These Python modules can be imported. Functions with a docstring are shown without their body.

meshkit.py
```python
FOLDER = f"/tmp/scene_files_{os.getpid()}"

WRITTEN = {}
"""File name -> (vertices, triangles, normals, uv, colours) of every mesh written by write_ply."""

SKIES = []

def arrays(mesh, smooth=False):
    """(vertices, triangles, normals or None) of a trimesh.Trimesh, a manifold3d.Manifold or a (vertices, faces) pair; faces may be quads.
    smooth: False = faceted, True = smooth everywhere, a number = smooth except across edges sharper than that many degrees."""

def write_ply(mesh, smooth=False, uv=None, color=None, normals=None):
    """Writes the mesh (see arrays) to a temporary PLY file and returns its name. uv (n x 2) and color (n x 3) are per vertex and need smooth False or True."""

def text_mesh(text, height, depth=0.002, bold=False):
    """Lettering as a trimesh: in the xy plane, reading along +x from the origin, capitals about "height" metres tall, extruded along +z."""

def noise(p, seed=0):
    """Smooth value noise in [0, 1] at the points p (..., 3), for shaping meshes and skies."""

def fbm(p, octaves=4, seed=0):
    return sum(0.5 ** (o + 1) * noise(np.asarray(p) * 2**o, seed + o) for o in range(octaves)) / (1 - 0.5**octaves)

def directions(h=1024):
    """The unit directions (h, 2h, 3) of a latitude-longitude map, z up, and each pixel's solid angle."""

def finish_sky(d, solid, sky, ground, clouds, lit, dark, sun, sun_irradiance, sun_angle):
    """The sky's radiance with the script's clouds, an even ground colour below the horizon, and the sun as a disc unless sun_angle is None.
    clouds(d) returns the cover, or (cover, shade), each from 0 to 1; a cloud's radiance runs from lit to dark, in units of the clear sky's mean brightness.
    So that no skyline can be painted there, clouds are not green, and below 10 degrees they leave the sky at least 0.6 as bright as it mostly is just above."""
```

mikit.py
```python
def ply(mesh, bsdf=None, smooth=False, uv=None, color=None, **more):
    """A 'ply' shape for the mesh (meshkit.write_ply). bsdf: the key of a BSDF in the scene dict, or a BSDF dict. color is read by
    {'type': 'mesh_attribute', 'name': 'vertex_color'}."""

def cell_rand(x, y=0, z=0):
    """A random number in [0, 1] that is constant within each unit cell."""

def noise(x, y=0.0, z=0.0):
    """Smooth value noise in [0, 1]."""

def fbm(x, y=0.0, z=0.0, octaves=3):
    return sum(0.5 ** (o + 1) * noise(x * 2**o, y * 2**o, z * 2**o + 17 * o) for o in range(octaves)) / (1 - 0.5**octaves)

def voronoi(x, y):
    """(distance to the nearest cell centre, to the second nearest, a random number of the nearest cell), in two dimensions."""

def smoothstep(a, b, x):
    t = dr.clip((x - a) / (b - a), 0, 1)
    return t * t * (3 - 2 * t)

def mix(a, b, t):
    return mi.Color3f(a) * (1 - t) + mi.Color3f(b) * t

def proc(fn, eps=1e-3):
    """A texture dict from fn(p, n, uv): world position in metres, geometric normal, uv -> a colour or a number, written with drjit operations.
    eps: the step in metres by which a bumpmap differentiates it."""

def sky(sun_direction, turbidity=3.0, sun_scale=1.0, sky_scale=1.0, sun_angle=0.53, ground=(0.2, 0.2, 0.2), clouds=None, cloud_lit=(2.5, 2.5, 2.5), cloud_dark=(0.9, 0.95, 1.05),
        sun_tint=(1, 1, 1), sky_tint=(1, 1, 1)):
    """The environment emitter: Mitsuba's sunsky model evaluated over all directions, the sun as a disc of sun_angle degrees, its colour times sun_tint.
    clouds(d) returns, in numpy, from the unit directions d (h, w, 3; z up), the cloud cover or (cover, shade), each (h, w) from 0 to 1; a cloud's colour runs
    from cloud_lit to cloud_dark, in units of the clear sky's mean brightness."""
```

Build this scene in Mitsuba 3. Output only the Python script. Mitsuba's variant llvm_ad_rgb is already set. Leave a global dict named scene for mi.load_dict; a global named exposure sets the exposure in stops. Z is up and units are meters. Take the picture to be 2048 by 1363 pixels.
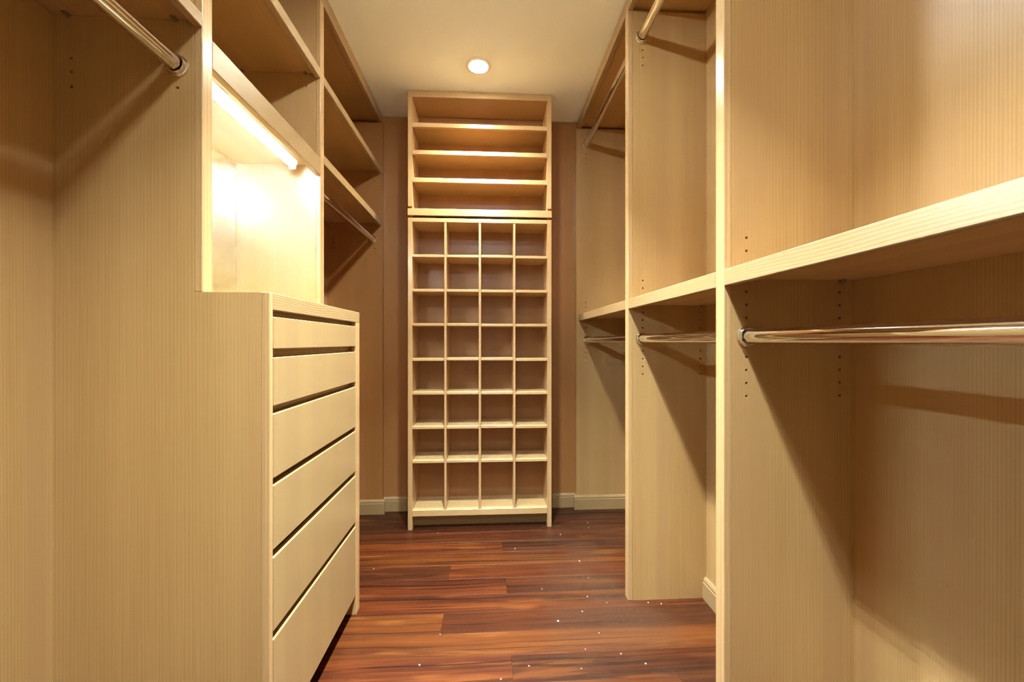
import math, random
import numpy as np
import trimesh
import manifold3d as m3
import drjit as dr
import mitsuba as mi
import mikit
from mikit import noise, fbm, smoothstep, mix, cell_rand, proc

T = mi.ScalarTransform4f
scene, labels = {"type": "scene"}, {}

# ------------------------------------------------------------------ camera, light, exposure
YAW = math.atan(45 / 797.0)
CAM = (0.0, 0.0, 1.068)
scene["camera"] = {
    "type": "perspective", "fov_axis": "x", "fov": math.degrees(2 * math.atan(1024 / 797.0)),
    "principal_point_offset_y": (679 - 681.5) / 1363.0,
    "near_clip": 0.01, "far_clip": 50.0,
    "to_world": T().look_at(origin=CAM, target=(math.sin(YAW), math.cos(YAW), CAM[2]), up=(0, 0, 1)),
}
# ceiling lamps, far to near: (x, y), tint, radiance of the frosted lens, intensity / width / cutoff of the beam
LAMPS = [((-0.057, 2.073), (1.0, 1.01, 0.84), 240.0, 18.0, 5.0, 52.0),
         ((-0.020, 1.240), (1.0, 1.20, 1.22), 750.0, 50.0, 3.0, 40.0),
         ((0.000, 0.380), (1.0, 1.20, 1.22), 375.0, 43.0, 5.0, 46.0),
         ((-0.100, -0.800), (1.0, 1.20, 1.22), 750.0, 0.0, 10.0, 60.0)]  # added lamp behind the camera, stands in for diffuse light from behind
STRIP_RGB = np.array([0.88, 1.20, 1.38])
STRIP_POWER = 690.0
exposure = 0.18


# ------------------------------------------------------------------ mesh helpers
def box(x0, x1, y0, y1, z0, z1, b=0.0010):
    """a board with chamfered edges"""
    b = min(b, 0.45 * min(x1 - x0, y1 - y0, z1 - z0))
    pts = []
    for x, sx in ((x0, 1), (x1, -1)):
        for y, sy in ((y0, 1), (y1, -1)):
            for z, sz in ((z0, 1), (z1, -1)):
                pts += [(x, y + sy * b, z + sz * b), (x + sx * b, y, z + sz * b), (x + sx * b, y + sy * b, z)]
    return trimesh.convex.convex_hull(np.array(pts))


def man(t):
    return m3.Manifold(m3.Mesh(np.asarray(t.vertices, np.float32), np.asarray(t.faces, np.uint32)))


def tri(m):
    q = m.to_mesh()
    return trimesh.Trimesh(q.vert_properties[:, :3], q.tri_verts, process=False)


def drill(mesh, holes, y, sign, r=0.0033, depth=0.020):
    """shelf pin holes bored into a panel face at Y=y; sign -1: bored from the -Y side"""
    m = man(mesh)
    for x, z in holes:
        c = m3.Manifold.cylinder(depth + 0.002, r, r, 14).rotate((-90, 0, 0))
        y0 = y - 0.002 if sign < 0 else y - depth
        m = m - c.translate((x, y0, z))
    return tri(m)


def cyl_y(x, z, y0, y1, r, n=40):
    c = trimesh.creation.cylinder(radius=r, height=y1 - y0, sections=n)
    c.apply_transform(trimesh.transformations.rotation_matrix(math.pi / 2, [1, 0, 0]))
    c.apply_translation([x, (y0 + y1) / 2, z])
    return c


def lathe(profile, n=48):
    """closed ring profile [(r, h)...] turned about z"""
    return trimesh.creation.revolve(np.array(profile), sections=n)


def extrude_path(profile, axis, a, b):
    """constant section profile (list of 2-D points) swept along x or y from a to b"""
    from shapely.geometry import Polygon
    m = trimesh.creation.extrude_polygon(Polygon(profile), b - a, engine="earcut")
    v = m.vertices.copy()
    if axis == "x":     # profile = (y, z)
        m.vertices = np.stack([v[:, 2] + a, v[:, 0], v[:, 1]], 1)
    else:               # profile = (x, z)
        m.vertices = np.stack([v[:, 0], v[:, 2] + a, v[:, 1]], 1)
    if axis == "y":
        m.invert()
    return m


cat = trimesh.util.concatenate


# ------------------------------------------------------------------ scene helpers
def key_for(base):
    if base not in scene and base not in labels:
        return base
    k = 1
    while f"{base}_{k:03d}" in scene or f"{base}_{k:03d}" in labels:
        k += 1
    return f"{base}_{k:03d}"


def thing(name, label, category, group=None):
    k = key_for(name)
    labels[k] = {"label": label, "category": category}
    if group:
        labels[k]["group"] = group
    return k


def obj(name, mesh, mat, parent=None, smooth=False, label=None, kind=None, **more):
    k = key_for(f"{parent}__{name}" if parent else name)
    scene[k] = mikit.ply(mesh, mat, smooth=smooth, **more)
    d = {}
    if label:
        d["label"] = label
    if kind:
        d["kind"] = kind
    if d:
        labels[k] = d
    return k


def struct(name, mesh, mat, label):
    k = obj(name, mesh, mat)
    labels[k] = {"kind": "structure", "label": label}
    return k


# ------------------------------------------------------------------ materials
TAU = 2 * math.pi
W_LIGHT, W_DARK, W_PINK = (0.580, 0.405, 0.200), (0.420, 0.265, 0.110), (0.480, 0.310, 0.160)


def veneer(u, w, seed, f=118.0, contrast=1.0):
    """quarter-cut ash veneer: lines across u, running along w"""
    bend = 2.6 * noise(u * 5.0, w * 0.55, seed) + 0.5 * noise(u * 30.0, w * 1.6, seed + 3.0)
    lines = 0.5 + 0.5 * dr.sin(TAU * (u * f + bend))
    amp = 0.35 + 0.65 * noise(u * 7.0, w * 0.5, seed + 7.0)
    fine = noise(u * 900.0, w * 9.0, seed + 1.0)
    broad = fbm(u * 9.0, w * 0.35, seed + 5.0)
    t = 0.62 - contrast * (0.48 * amp * (lines - 0.35)) + 0.30 * (fine - 0.5) + 0.75 * (broad - 0.5)
    c = mix(W_DARK, W_LIGHT, dr.clip(t, 0.0, 1.0))
    return mix(c, W_PINK, 0.55 * smoothstep(0.52, 0.75, noise(u * 14.0, w * 0.2, seed + 11.0)))


def tex_v(p, n, uv):
    return veneer(p.x + 1.37 * p.y, p.z, 2.0)


def tex_drawer(p, n, uv):      # finer, plainer veneer, broad bands running up the drawer fronts
    return veneer(p.x + p.y, p.z, 31.0, 210.0, 0.35) * 0.60 + mi.Color3f(0.10, 0.088, 0.055)


def tex_y(p, n, uv):
    return veneer(p.x + 0.9 * p.z, p.y, 12.0, 130.0, 0.7)


def tex_x(p, n, uv):
    return veneer(0.8 * p.y + p.z, p.x, 21.0, 150.0, 0.7)


def tex_band(p, n, uv):        # solid lipping, straight close lines
    u = p.x + 1.37 * p.y
    t = 0.55 + 0.5 * (noise(u * 420.0, p.z * 1.4, 4.0) - 0.5) + 0.5 * (noise(u * 1300.0, p.z * 9.0, 6.0) - 0.5) + 0.3 * (noise(u * 60, p.z * 0.8, 8.0) - 0.5)
    return mix((0.43, 0.275, 0.135), (0.66, 0.475, 0.265), dr.clip(t, 0.0, 1.0))


def cathedral(h, w, seed):     # flat-cut solid edge: arches lying along w
    f = h * 150.0 + 7.0 * fbm(w * 1.9, h * 4.0, seed) + 1.6 * noise(w * 6.5, h * 20.0, seed + 2.0)
    s = f - dr.floor(f)
    line = smoothstep(0.35, 0.92, s) * (1 - smoothstep(0.92, 1.0, s))
    pores = noise(h * 1500.0, w * 30.0, seed + 5.0)
    t = 0.92 - 0.85 * line * (0.35 + 0.65 * noise(w * 2.4, h * 14.0, seed + 9.0)) + 0.22 * (pores - 0.5)
    return mix((0.40, 0.255, 0.120), (0.67, 0.485, 0.265), dr.clip(t, 0.0, 1.0))


def tex_lip_y(p, n, uv):
    return cathedral(p.z + 0.7 * p.x, p.y, 3.0)


def tex_lip_x(p, n, uv):
    return cathedral(p.z + 0.7 * p.y, p.x, 17.0)




ASH = mi.Color3f(0.76, 0.655, 0.545)               # overall tone of the lacquered ash


def wood(fn, rough=0.33, spec=0.5, coat=0.0):
    return {"type": "twosided", "bsdf": {"type": "principled", "base_color": proc(lambda p, n, uv: fn(p, n, uv) * ASH), "roughness": rough, "specular": spec, "clearcoat": coat, "clearcoat_gloss": 0.8}}


scene["ash_veneer"] = wood(tex_v)
WALL_TONE = mi.Color3f(0.84, 0.64, 0.52)         # redder, darker tone over the veneer of back wall, tower back and far-left panel
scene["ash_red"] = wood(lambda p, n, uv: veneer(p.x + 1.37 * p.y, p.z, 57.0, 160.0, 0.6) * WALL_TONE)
scene["ash_drawer"] = wood(tex_drawer, 0.30)
scene["ash_long"] = wood(tex_y)
scene["ash_cross"] = wood(tex_x)
scene["ash_band"] = wood(tex_band, 0.24, 0.8)
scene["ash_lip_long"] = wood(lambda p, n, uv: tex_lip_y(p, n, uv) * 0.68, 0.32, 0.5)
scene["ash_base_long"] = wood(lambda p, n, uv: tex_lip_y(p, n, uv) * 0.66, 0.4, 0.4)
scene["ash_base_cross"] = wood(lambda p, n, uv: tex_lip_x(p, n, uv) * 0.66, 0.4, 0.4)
scene["ash_lip_cross"] = wood(tex_lip_x, 0.24, 0.8)

ROW0, ROW_W = 1.247, 0.112


def plank_tex(dark, light, streak, seed):
    def fn(p, n, uv):
        row = dr.floor((p.y - ROW0) / ROW_W)
        s = seed + row * 3.7
        x = p.x + 0.6 * cell_rand(row, seed)
        y = p.y + 0.010 * (fbm(x * 3.0, p.y * 12.0, s) - 0.5)
        a = fbm(x * 1.5, y * 34.0, s, octaves=4)
        b = noise(x * 9.0, y * 300.0, s + 2.0)
        warp = y * 40.0 + 1.5 * noise(x * 2.3, y * 14.0, s + 3.0)
        figure = fbm(x * 4.2, warp, s + 5.0, octaves=4)
        c = mix(dark, light, dr.clip(0.5 + 2.2 * (a - 0.5) + 0.45 * (b - 0.5), 0.0, 1.0))
        c = mix(c, streak, 0.60 * smoothstep(0.55, 0.80, figure))
        lines = noise(x * 1.8 + 0.8 * noise(x * 4.0, y * 18.0, s), y * 120.0 + 2.5 * noise(x * 2.6, y * 9.0, s + 1.0), s + 8.0)
        c = c * (1.0 - 0.62 * smoothstep(0.58, 0.90, lines))
        # building dust trodden in front of the right-hand cabinets
        dx, dy = p.x - 0.50, p.y - 1.62
        patch = dr.exp(-(dx * dx * 9.0 + dy * dy * 5.0)) + 0.45 * dr.exp(-((p.x - 0.52) * (p.x - 0.52) * 12.0 + (p.y - 2.2) * (p.y - 2.2) * 12.0))
        film = smoothstep(0.30, 0.85, fbm(p.x * 6.0, p.y * 6.0, 41.0, octaves=4) * 0.9 + 0.25) * patch
        speck = smoothstep(0.80, 0.97, noise(p.x * 260.0, p.y * 260.0, 3.0)) * 0.6
        return mix(c, (0.070, 0.042, 0.026), dr.clip(film * (0.34 + speck), 0.0, 0.75))
    return fn


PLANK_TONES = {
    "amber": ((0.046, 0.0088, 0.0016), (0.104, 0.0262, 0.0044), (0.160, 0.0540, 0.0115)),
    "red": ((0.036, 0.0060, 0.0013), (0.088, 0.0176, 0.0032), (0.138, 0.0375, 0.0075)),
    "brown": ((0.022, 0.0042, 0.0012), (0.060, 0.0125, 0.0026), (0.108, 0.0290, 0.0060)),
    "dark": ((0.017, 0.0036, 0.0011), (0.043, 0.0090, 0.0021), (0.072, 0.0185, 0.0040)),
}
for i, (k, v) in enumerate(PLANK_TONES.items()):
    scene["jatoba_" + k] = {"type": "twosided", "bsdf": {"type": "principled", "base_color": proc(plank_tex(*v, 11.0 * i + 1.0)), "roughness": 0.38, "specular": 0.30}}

scene["ceiling_paint"] = {"type": "twosided", "bsdf": {"type": "diffuse", "reflectance": {"type": "rgb", "value": [0.88, 0.93, 0.90]}}}
scene["wall_paint"] = {"type": "twosided", "bsdf": {"type": "diffuse", "reflectance": {"type": "rgb", "value": [0.72, 0.66, 0.52]}}}
scene["subfloor"] = {"type": "twosided", "bsdf": {"type": "diffuse", "reflectance": {"type": "rgb", "value": [0.03, 0.018, 0.012]}}}
scene["chrome"] = {"type": "twosided", "bsdf": {"type": "principled", "base_color": {"type": "rgb", "value": [0.83, 0.81, 0.77]}, "metallic": 1.0, "roughness": 0.05}}
scene["pin_metal"] = {"type": "twosided", "bsdf": {"type": "principled", "base_color": {"type": "rgb", "value": [0.45, 0.40, 0.33]}, "metallic": 1.0, "roughness": 0.3}}
scene["mirror_glass"] = {"type": "twosided", "bsdf": {"type": "conductor", "material": "none", "specular_reflectance": {"type": "rgb", "value": [0.86, 0.88, 0.85]}}}
scene["white_enamel"] = {"type": "twosided", "bsdf": {"type": "plastic", "diffuse_reflectance": {"type": "rgb", "value": [0.8, 0.79, 0.75]}}}
scene["plaster"] = {"type": "twosided", "bsdf": {"type": "diffuse", "reflectance": {"type": "rgb", "value": [0.85, 0.84, 0.80]}}}

# ------------------------------------------------------------------ dimensions (metres)
H = 2.50
RF, RB = 0.572, 0.905          # right cabinets: front plane, back panel face
LF, LB = -0.675, -1.005        # left cabinets
CF = -0.522                    # front of the dresser
YB = 2.57                      # back wall face
YE = 2.53                      # face of the end panels
Y0 = -0.62                     # near end of the cabinets, behind the camera
YW = -1.60                     # near wall
HB = 2.44                      # underside of the cabinet tops

# ------------------------------------------------------------------ the room
struct("ceiling", box(-1.10, 1.00, YW - 0.08, YB + 0.08, H, H + 0.08, 0), "ceiling_paint", "smooth cream ceiling")
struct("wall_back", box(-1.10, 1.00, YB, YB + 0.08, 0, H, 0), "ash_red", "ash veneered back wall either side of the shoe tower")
struct("wall_left", box(-1.10, LB - 0.010, YW, YB, 0, H, 0), "wall_paint", "cream wall behind the left cabinets")
struct("wall_right", box(RB + 0.010, 1.00, YW, YB, 0, H, 0), "wall_paint", "cream wall behind the right cabinets")
struct("wall_front", box(-1.10, 1.00, YW - 0.08, YW, 0, H, 0), "wall_paint", "cream wall behind the viewer")

fl = struct("floor", box(-1.10, 1.00, YW - 0.08, YB + 0.08, -0.06, -0.0155, 0), "subfloor", "floor of red-brown hardwood planks laid across the closet")
rng = random.Random(5)
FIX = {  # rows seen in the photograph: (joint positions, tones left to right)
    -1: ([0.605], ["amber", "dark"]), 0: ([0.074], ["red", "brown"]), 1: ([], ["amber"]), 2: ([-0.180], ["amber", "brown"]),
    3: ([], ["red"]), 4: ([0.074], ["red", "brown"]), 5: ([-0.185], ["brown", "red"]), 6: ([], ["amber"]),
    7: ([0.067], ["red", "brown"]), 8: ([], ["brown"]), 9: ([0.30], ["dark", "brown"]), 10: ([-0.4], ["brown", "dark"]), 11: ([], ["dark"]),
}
for row in range(-26, 12):
    ya, yb = ROW0 + row * ROW_W, min(ROW0 + (row + 1) * ROW_W, YB - 0.001)
    if ya < YW:
        continue
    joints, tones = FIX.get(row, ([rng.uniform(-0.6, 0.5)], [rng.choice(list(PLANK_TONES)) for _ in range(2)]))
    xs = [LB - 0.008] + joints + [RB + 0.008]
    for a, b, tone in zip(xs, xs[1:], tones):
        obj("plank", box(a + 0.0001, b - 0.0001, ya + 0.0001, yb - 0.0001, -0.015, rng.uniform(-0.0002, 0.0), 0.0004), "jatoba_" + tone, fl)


def baseboard(axis, a, b, face, out, name, label):
    """moulded skirting: face = wall plane, out = +1/-1 direction it stands off the wall"""
    pr = [(0, 0), (0.016, 0), (0.016, 0.066), (0.0125, 0.0685), (0.0125, 0.0705), (0.0135, 0.073), (0.013, 0.078), (0.0095, 0.084), (0.004, 0.088), (0, 0.088)]
    m = extrude_path([(face + out * p, z) for p, z in pr], axis, a, b)
    m.fix_normals()
    return struct(name, m, "ash_base_cross" if axis == "x" else "ash_base_long", label)


baseboard("x", -0.667, -0.463, YB, -1, "baseboard_back_left", "ash baseboard on the back wall left of the shoe tower")
baseboard("x", 0.360, 0.556, YB, -1, "baseboard_back_right", "ash baseboard on the back wall right of the shoe tower")


# ------------------------------------------------------------------ cabinets, shared builders
def panel(y0, y1, xf, xb, parent, face_holes=(), hy=None, hs=-1, z0=0.0, z1=HB, band=0.019):
    """upright side panel with a solid lipping on its front edge; xf = front, xb = back"""
    s = 1 if xb > xf else -1
    xm = xf + s * band
    xe = xb + s * 0.008                             # runs on behind the back panel
    m = box(min(xm, xe), max(xm, xe), y0, y1, z0, z1, 0.0004)
    if face_holes:
        m = drill(m, face_holes, hy, hs)
    k = obj("side_panel", m, "ash_veneer", parent)
    obj("edge_band", box(min(xf, xm), max(xf, xm), y0, y1, z0, z1, 0.0014), "ash_band", k)
    return k


def shelf(y0, y1, xf, xb, z_lip, z_slab, z_top, parent, name="shelf"):
    s = 1 if xb > xf else -1
    xm = xf + s * 0.020
    k = obj(name, box(min(xm, xb), max(xm, xb), y0, y1, z_slab, z_top, 0.0006), "ash_long", parent)
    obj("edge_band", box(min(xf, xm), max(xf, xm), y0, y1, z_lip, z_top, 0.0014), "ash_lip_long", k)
    return k


def header(y0, y1, xf, xb, parent):
    s = 1 if xb > xf else -1
    xm = xf + s * 0.020
    k = obj("top_panel", box(min(xm, xb), max(xm, xb), y0, y1, HB + 0.016, HB + 0.036, 0.0006), "ash_long", parent)
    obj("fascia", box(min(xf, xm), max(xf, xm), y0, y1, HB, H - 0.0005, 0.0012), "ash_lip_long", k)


def back(y0, y1, xb, parent, z1=HB + 0.016):
    s = 1 if xb > 0 else -1
    obj("back_panel", box(min(xb, xb + s * 0.008), max(xb, xb + s * 0.008), y0, y1, 0, z1, 0.0003), "ash_veneer", parent)


def pins(spots, parent):
    """little metal shelf supports: (x, y_face, z, sign) peg of 5 mm with a spoon under the shelf"""
    for x, y, z, s in spots:
        a, b = sorted((y, y + s * 0.014))
        obj("shelf_pin", cat([cyl_y(x, z - 0.004, a, b, 0.0032, 16), box(x - 0.006, x + 0.006, a, b, z - 0.0025, z - 0.0003, 0.0005)]), "pin_metal", parent)


def rod(x, z, y0, y1, label, r=0.0172):
    """chrome wardrobe rail between two cup flanges"""
    k = thing("clothes_rod", label, "closet rod")
    obj("tube", cyl_y(x, z, y0 + 0.004, y1 - 0.004, r, 56), "chrome", k, smooth=40)
    for y, s in ((y0, 1), (y1, -1)):
        # turned cup: broad foot, step, open collar round the tube
        pr = [(0.0, 0.0), (0.0248, 0.0), (0.0252, 0.0016), (0.0245, 0.0042), (0.0228, 0.0052), (0.0222, 0.0066), (0.0222, 0.0125), (0.0215, 0.0136),
              (0.0200, 0.0136), (0.0196, 0.0125), (0.0196, 0.0036), (0.0, 0.0036), (0.0, 0.0)]
        m = lathe(pr, 56)
        m.apply_transform(trimesh.transformations.rotation_matrix(-math.pi / 2 * s, [1, 0, 0]))
        m.apply_translation([x, y + s * 0.0002, z])
        m.fix_normals()
        obj("flange", m, "chrome", k, smooth=35)
    return k


# ------------------------------------------------------------------ right-hand cabinets
RX = 0.628
HOLES_LOW = [1.324, 1.292, 1.192, 1.160, 1.128, 1.032, 1.000, 0.968, 0.936]
HOLES_BACK = [1.192, 1.160, 1.128, 1.032, 1.000, 0.968, 0.936]


def hole_set(xf_, xb_, upper):
    h = [(xf_, z) for z in HOLES_LOW] + [(xb_, z) for z in HOLES_BACK]
    return h + ([(xf_, z) for z in (2.278, 2.246, 2.214)] if upper else [])


PN = (0.943, 0.979)            # near upright
PM = (1.618, 1.653)            # middle upright
ra = thing("hanging_cabinet", "nearest ash hanging cabinet on the right, wide shelf over a thick chrome rod", "cabinet")
panel(*PN, RF, RB, ra, hole_set(0.629, 0.869, False), PN[0])
panel(Y0 - 0.036, Y0, RF, RB, ra)
back(Y0, PN[0], RB, ra)
shelf(Y0, PN[0] - 0.0004, RF, RB - 0.001, 1.206, 1.222, 1.246, ra)
header(Y0 - 0.036, PN[1], RF, RB, ra)
pins([(0.632, PN[0], 1.222, -1), (0.869, PN[0], 1.222, -1)], ra)

rb = thing("hanging_cabinet", "middle ash hanging cabinet on the right, between two uprights, with two rods", "cabinet")
panel(*PM, RF, RB, rb, hole_set(0.634, 0.880, True), PM[0])
back(PN[1], PM[0], RB, rb)
shelf(PN[1] + 0.0004, PM[0] - 0.0004, RF, RB - 0.001, 1.206, 1.222, 1.246, rb)
header(PN[1], PM[1], RF, RB, rb)
pins([(0.637, PM[0], 1.222, -1), (0.880, PM[0], 1.222, -1)], rb)

rc = thing("hanging_cabinet", "farthest ash hanging cabinet on the right, beside the back wall, with upper and lower rods", "cabinet")
m = drill(box(0.557, RB + 0.008, YE, YB - 0.0006, 0, HB, 0.0006), hole_set(0.619, 0.868, True), YE, -1)
obj("side_panel", m, "ash_veneer", rc)
back(PM[1], YE, RB, rc)
shelf(PM[1] + 0.0004, YE - 0.0004, RF, RB - 0.001, 1.206, 1.222, 1.246, rc)
header(PM[1], YB - 0.0006, RF, RB, rc)
pins([(0.622, YE, 1.222, -1), (0.868, YE, 1.222, -1)], rc)

baseboard("y", Y0, PN[0] - 0.0003, RB, -1, "baseboard_right", "ash baseboard along the back of the nearest right cabinet")
baseboard("y", PN[1] + 0.0003, PM[0] - 0.0003, RB, -1, "baseboard_right_middle", "ash baseboard along the back of the middle right cabinet")
baseboard("y", PM[1] + 0.0003, YE - 0.017, RB, -1, "baseboard_right_far", "ash baseboard along the back of the farthest right cabinet")
baseboard("x", 0.541, RB - 0.0005, YE, -1, "baseboard_end_right", "ash baseboard under the farthest right side panel")

rod(RX, 1.082, Y0, PN[0], "thick chrome rod nearest the viewer on the right, under the wide shelf")
rod(RX, 1.083, PN[1], PM[0], "lower chrome rod of the middle right cabinet, behind the near upright")
rod(0.620, 1.082, PM[1], YE, "lower chrome rod of the farthest right cabinet, beside the back wall")
rod(0.627, 2.328, PN[1], PM[0], "upper chrome rod of the middle right cabinet, under the ceiling, cut off by the frame")
rod(0.621, 2.335, PM[1], YE, "upper chrome rod of the farthest right cabinet, high up by the back wall")

# ------------------------------------------------------------------ left: near wardrobe
YP, YQ = 0.978, 1.012          # near upright
D0, D1 = 1.635, 1.669          # far upright
la = thing("wardrobe", "tall open ash wardrobe nearest on the left, with a shelf over a chrome rod", "cabinet")
back(Y0, YP, LB, la)
panel(Y0 - 0.036, Y0, LF, LB, la)
shelf(Y0, YP - 0.0004, LF, LB + 0.001, 1.809, 1.824, 1.842, la)
header(Y0 - 0.036, YP, LF, LB, la)
pins([(-0.971, YP, 1.824, -1), (-0.734, YP, 1.824, -1)], la)
baseboard("y", Y0, YP - 0.0003, LB, 1, "baseboard_left", "ash baseboard along the back of the nearest left wardrobe")
rod(-0.730, 1.715, Y0, YP, "chrome rod at upper left, under the shelf of the near wardrobe")

# ------------------------------------------------------------------ left: dresser with lit niche
DT = 1.187
dz = thing("dresser", "built-in ash dresser with six flat drawers under a brightly lit niche", "dresser")
notched = man(box(LB - 0.008, CF - 0.019, YP, 0.9965, 0, DT, 0.0004)) + man(box(LB - 0.008, LF - 0.018, YP, YQ, 0, HB, 0.0004))
k = obj("side_panel", drill(tri(notched), [(-0.966, 1.725), (-0.966, 1.693), (-0.966, 1.659), (-0.731, 1.665)], YP, -1), "ash_veneer", dz)
obj("edge_band", box(LF - 0.018, LF, YP, YQ, DT, HB, 0.0014), "ash_band", k)
obj("edge_band", box(CF - 0.019, CF, YP, 0.9935, 0, DT, 0.0014), "ash_band", k)
far = drill(box(LB - 0.008, LF - 0.018, D0, D1, 0, HB, 0.0004), [(-0.730, 2.090), (-0.974, 2.090)], D0, -1)
k = obj("side_panel", far, "ash_veneer", dz)
obj("edge_band", box(LF - 0.018, LF, D0, D1, 0, HB, 0.0014), "ash_band", k)
k = obj("side_panel", box(LB, CF - 0.019, 1.597, D0 - 0.0003, 0, 1.166, 0.0004), "ash_veneer", dz)
obj("edge_band", box(CF - 0.019, CF, 1.5935, D0 - 0.0003, 0, 1.1455, 0.0014), "ash_band", k)
obj("top_panel", box(LB, CF - 0.020, YQ + 0.0003, D0 - 0.0003, 1.167, DT, 0.0006), "ash_long", dz)
obj("top_rail", box(CF - 0.020, CF, 0.9938, D0 - 0.0003, 1.1460, DT, 0.0014), "ash_lip_long", dz)
ZS = [(1.052, 1.130), (0.9135, 1.031), (0.738, 0.894), (0.565, 0.7205), (0.367, 0.5455), (0.078, 0.347)]
for i, (a, b) in enumerate(ZS):
    d = obj("drawer", box(CF - 0.019, CF - 0.0006, 0.9972, 1.5915, a, b, 0.0016), "ash_drawer", dz)
    # drawer box behind the front, its top edge lower than the front
    obj("drawer_box", box(LB + 0.05, CF - 0.0195, 1.010, 1.585, a + 0.004, b - 0.026, 0.0006), "ash_long", d)
for a, b in [(1.130, 1.146)] + [(lo[1], hi[0]) for hi, lo in zip(ZS, ZS[1:])]:
    obj("recess_rail", box(CF - 0.046, CF - 0.026, 0.9968, 1.5968, a - 0.022, b + 0.003, 0.0006), "ash_lip_long", dz)
obj("kick_board", box(-0.640, -0.622, 0.9968, 1.5968, 0, 0.078, 0.0006), "ash_lip_long", dz)
back(YQ, D0, LB, dz)
obj("niche_ceiling", box(LB, LF - 0.020, YQ + 0.0003, D0 - 0.0003, 1.776, 1.805, 0.0006), "ash_long", dz)
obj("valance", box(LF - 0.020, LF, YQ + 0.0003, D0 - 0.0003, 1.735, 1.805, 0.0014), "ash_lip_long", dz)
obj("mirror", box(LB + 0.0002, LB + 0.0052, YQ + 0.002, D0 - 0.002, DT + 0.001, 1.771, 0.0006), "mirror_glass", dz, label="mirror across the back of the lit niche")
shelf(YQ + 0.0004, D0 - 0.0004, LF, LB + 0.001, 2.123, 2.141, 2.163, dz)
header(YP, D1, LF, LB, dz)
pins([(-0.732, D0, 2.141, -1), (-0.974, D0, 2.141, -1)], dz)

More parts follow.
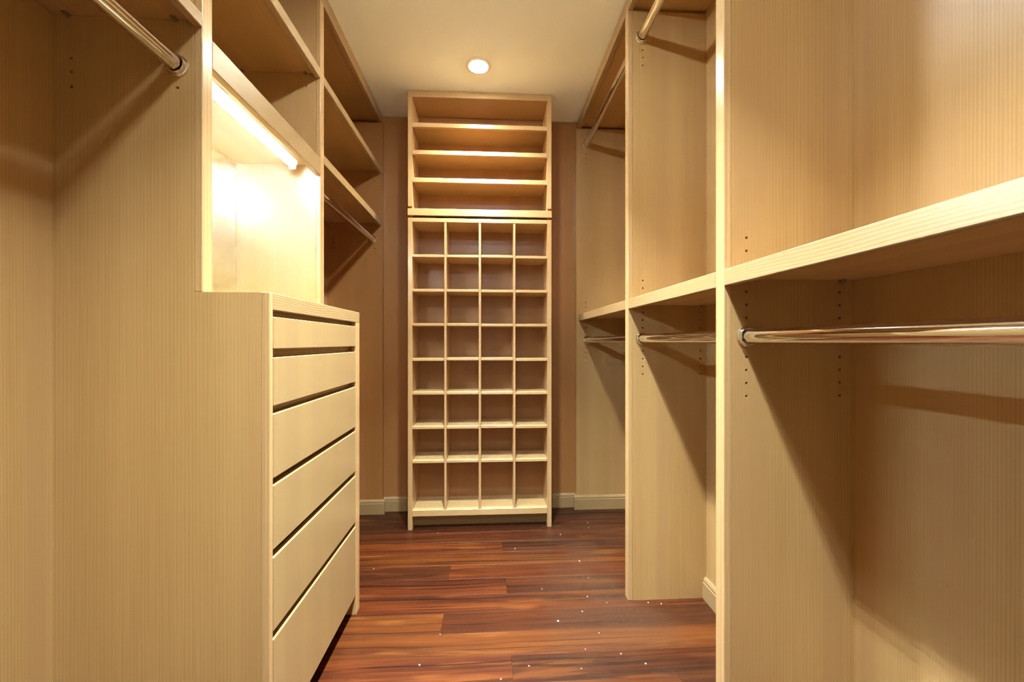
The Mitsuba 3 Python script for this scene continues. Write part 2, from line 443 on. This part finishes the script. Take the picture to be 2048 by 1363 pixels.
st = thing("strip_light", "glaring white strip light under the top of the lit niche above the dresser", "lamp")
obj("housing", box(-0.782, -0.746, 1.040, 1.598, 1.757, 1.7755, 0.002), "white_enamel", st)
tube = cyl_y(-0.764, 1.7495, 1.046, 1.592, 0.0075, 20)
obj("tube", tube, "white_enamel", st, smooth=40, emitter={"type": "area", "radiance": {"type": "rgb", "value": (STRIP_RGB * STRIP_POWER).tolist()}})
for ya in (1.0400, 1.5885):
    obj("end_cap", box(-0.777, -0.751, ya, ya + 0.0095, 1.7395, 1.7572, 0.002), "white_enamel", st)

# ------------------------------------------------------------------ left: far shelves
lc = thing("shelf_cabinet", "open ash cabinet at far left, two high shelves over a chrome rod", "cabinet")
m = drill(box(LB - 0.008, -0.668, YE, YB - 0.0006, 0, HB, 0.0006), [(-0.966, 1.714), (-0.966, 1.685), (-0.966, 1.651), (-0.715, 1.653), (-0.718, 2.075)], YE, -1)
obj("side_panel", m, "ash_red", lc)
back(D1, YE, LB, lc)
shelf(D1 + 0.0004, YE - 0.0004, LF, LB + 0.001, 2.120, 2.136, 2.155, lc)
shelf(D1 + 0.0004, YE - 0.0004, LF, LB + 0.001, 1.795, 1.812, 1.833, lc)
header(D1, YB - 0.0006, LF, LB, lc)
pins([(-0.718, YE, 2.136, -1), (-0.966, YE, 1.812, -1), (-0.716, YE, 1.812, -1)], lc)
rod(-0.727, 1.708, D1, YE, "chrome rod at far left under the lower shelf, beyond the lit niche")
baseboard("y", D1 + 0.0003, YE - 0.017, LB, 1, "baseboard_left_far", "ash baseboard along the back of the far left cabinet")
baseboard("x", LB + 0.0005, -0.652, YE, -1, "baseboard_end_left", "ash baseboard under the far left side panel")

# ------------------------------------------------------------------ shoe tower on the back wall
TY, TB = 2.290, 2.495
XL, XLi, XRi, XR = -0.463, -0.438, 0.334, 0.359
tw = thing("shoe_tower", "tall ash shoe tower on the back wall, open shelves above a grid of cubbies", "shelf")
for a, b in ((XL, XLi), (XRi, XR)):
    obj("side_panel", box(a, b, TY, YB - 0.0006, 0, 1.775, 0.0014), "ash_band", tw)
    obj("side_panel", box(a, b, TY, YB - 0.0006, 1.839, H - 0.0380, 0.0014), "ash_band", tw)
    s = 1 if a < 0 else -1
    c = a if a > 0 else b
    obj("filler", box(min(c, c - s * 0.006), max(c, c - s * 0.006), TY + 0.012, YB - 0.001, 1.775, 1.839, 0.0003), "ash_band", tw)
obj("top_panel", box(XL, XR, TY, YB - 0.0006, H - 0.0378, H - 0.0006, 0.0014), "ash_lip_cross", tw)
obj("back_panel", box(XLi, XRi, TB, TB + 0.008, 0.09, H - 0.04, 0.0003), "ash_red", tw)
for a, b in ((2.291, 2.316), (2.136, 2.161), (1.978, 2.004)):
    k = obj("shelf", box(XLi + 0.0006, XRi - 0.0006, TY + 0.021, TB - 0.0005, a + 0.004, b, 0.0006), "ash_cross", tw)
    obj("edge_band", box(XLi + 0.0006, XRi - 0.0006, TY + 0.001, TY + 0.0209, a, b, 0.0012), "ash_lip_cross", k)
    if b < 2.3:
        for x, s in ((XLi, 1), (XRi, -1)):
            for y in (TY + 0.035, TB - 0.035):
                obj("shelf_pin", box(min(x, x + s * 0.011), max(x, x + s * 0.011), y - 0.005, y + 0.005, a - 0.002, a + 0.0038, 0.0008), "pin_metal", k)
    else:
        for x, s in ((XLi, 1), (XRi, -1)):
            y = TY + 0.035
            obj("shelf_pin", box(min(x, x + s * 0.011), max(x, x + s * 0.011), y - 0.005, y + 0.005, a - 0.002, a + 0.0038, 0.0008), "pin_metal", k)
k = obj("pull_out_shelf", box(XLi + 0.0008, XRi - 0.0008, TY + 0.018, TB - 0.0006, 1.795, 1.8265, 0.0006), "ash_cross", tw)
obj("edge_band", box(XL - 0.001, XR + 0.001, TY - 0.003, TY + 0.0178, 1.7875, 1.8275, 0.0014), "ash_lip_cross", k)
k = obj("cubby_top", box(XLi + 0.0004, XRi - 0.0004, TY + 0.0005, TB - 0.0006, 1.752, 1.775, 0.0012), "ash_lip_cross", tw)
DIV = [(-0.258, -0.245), (-0.0615, -0.0485), (0.1365, 0.1495)]
for a, b in DIV:
    obj("divider", box(a, b, TY + 0.0015, TB - 0.0006, 0.1135, 1.7515, 0.0010), "ash_band", tw)
cols = list(zip([XLi] + [b for _, b in DIV], [a for a, _ in DIV] + [XRi]))
rng = random.Random(11)
for r_, zt in enumerate((1.568, 1.371, 1.176, 0.978, 0.783, 0.590, 0.396)):
    for c_, (a, b) in enumerate(cols):
        z = zt + rng.uniform(-0.0018, 0.0018) - 0.0016 * (c_ == 3)
        k = obj("cubby_shelf", box(a + 0.0007, b - 0.0007, TY + 0.003, TB - 0.001, z - 0.0150, z, 0.0012), "ash_lip_cross", tw)
        if r_ < 2:                                    # the pins under the two upper rows can be seen
            for x, s in ((a, 1), (b, -1)):
                for y in (TY + 0.030, TB - 0.030):
                    obj("shelf_pin", box(min(x, x + s * 0.007), max(x, x + s * 0.007), y - 0.004, y + 0.004, z - 0.0205, z - 0.0152, 0.0008), "pin_metal", k)
obj("bottom_panel", box(XLi + 0.0004, XRi - 0.0004, TY + 0.0010, TB - 0.0006, 0.078, 0.1130, 0.0014), "ash_lip_cross", tw)
obj("kick_board", box(XLi + 0.0004, XRi - 0.0004, 2.355, 2.373, 0.0, 0.0778, 0.0006), "ash_base_cross", tw)


# ------------------------------------------------------------------ ceiling lamps
def downlight(lamp, label):
    (x, y), tint, lens_power, beam, width, cutoff = lamp
    tint = np.array(tint)
    k = thing("downlight", label, "ceiling light")
    ring = lathe([(0.0505, H - 0.0004), (0.066, H - 0.0004), (0.066, H - 0.002), (0.062, H - 0.0045), (0.0545, H - 0.006), (0.0505, H - 0.005), (0.0505, H - 0.0004)], 64)
    ring.apply_translation([x, y, 0])
    ring.fix_normals()
    obj("trim_ring", ring, "white_enamel", k, smooth=35)
    # slightly domed glowing lens
    n, rr = 48, [0.0, 0.018, 0.033, 0.045, 0.050]
    zz = [H - 0.0130, H - 0.0126, H - 0.0112, H - 0.0082, H - 0.0042]
    v, f = [(x, y, zz[0])], []
    for r, z in zip(rr[1:], zz[1:]):
        v += [(x + r * math.cos(TAU * i / n), y + r * math.sin(TAU * i / n), z) for i in range(n)]
    for i in range(n):
        j = (i + 1) % n
        f.append((0, 1 + j, 1 + i))
        for q in range(len(rr) - 2):
            a, b = 1 + q * n, 1 + (q + 1) * n
            f += [(a + i, a + j, b + i), (a + j, b + j, b + i)]
    lens = trimesh.Trimesh(np.array(v), np.array(f), process=False)
    if lens.face_normals[:, 2].mean() > 0:
        lens.invert()
    obj("lens", lens, "white_enamel", k, emitter={"type": "area", "radiance": {"type": "rgb", "value": (tint * lens_power).tolist()}})
    for i in range(6 if beam else 0):               # the beam leaves the lens over its whole width
        bx, by = x + 0.030 * math.cos(TAU * i / 6), y + 0.030 * math.sin(TAU * i / 6)
        scene[f"{k}_beam_{i}"] = {"type": "spot", "intensity": {"type": "rgb", "value": (tint * beam / 6).tolist()}, "beam_width": width, "cutoff_angle": cutoff,
                                  "to_world": T().look_at(origin=(bx, by, H - 0.016), target=(bx, by, 0), up=(0, 1, 0))}



downlight(LAMPS[0], "glowing round recessed downlight in the ceiling before the shoe tower")
downlight(LAMPS[1], "round recessed downlight in the ceiling over the dresser, just above the frame")
downlight(LAMPS[2], "round recessed downlight in the ceiling over the near end of the aisle, above the frame")
downlight(LAMPS[3], "added round downlight in the ceiling behind the viewer, for wide soft fill light")

# ------------------------------------------------------------------ crumbs of plaster on the floor
CRUMBS = [(-0.29, 2.254, 3), (0.132, 2.058, 4), (0.438, 1.921, 6), (0.393, 2.195, 4), (0.580, 2.330, 4), (0.570, 2.266, 3), (-0.545, 1.913, 3), (0.262, 1.512, 7),
          (0.367, 1.563, 4), (0.402, 1.444, 3), (-0.231, 1.333, 5), (0.130, 1.309, 4), (0.036, 1.263, 4), (0.518, 1.296, 5), (0.450, 1.343, 4), (0.447, 1.785, 3),
          (0.226, 1.714, 3), (0.410, 1.653, 4), (0.603, 1.646, 4), (0.650, 1.600, 4), (0.333, 1.370, 3), (-0.180, 1.470, 3), (0.700, 1.590, 4), (0.480, 1.610, 3), (0.300, 1.290, 3)]
rng = np.random.default_rng(4)
for x, y, d in CRUMBS:
    k = thing("plaster_crumb", "tiny white crumb of plaster lying on the red-brown plank floor", "crumb", "plaster crumbs scattered on the floor")
    m = trimesh.creation.icosphere(subdivisions=1, radius=d * 0.00052)
    m.vertices *= rng.uniform(0.75, 1.2, (len(m.vertices), 1)) * np.array([1.15, 0.95, 0.7])
    m.apply_translation([x, y, -m.vertices[:, 2].min() - 0.0002])
    scene[k] = mikit.ply(m, "plaster")
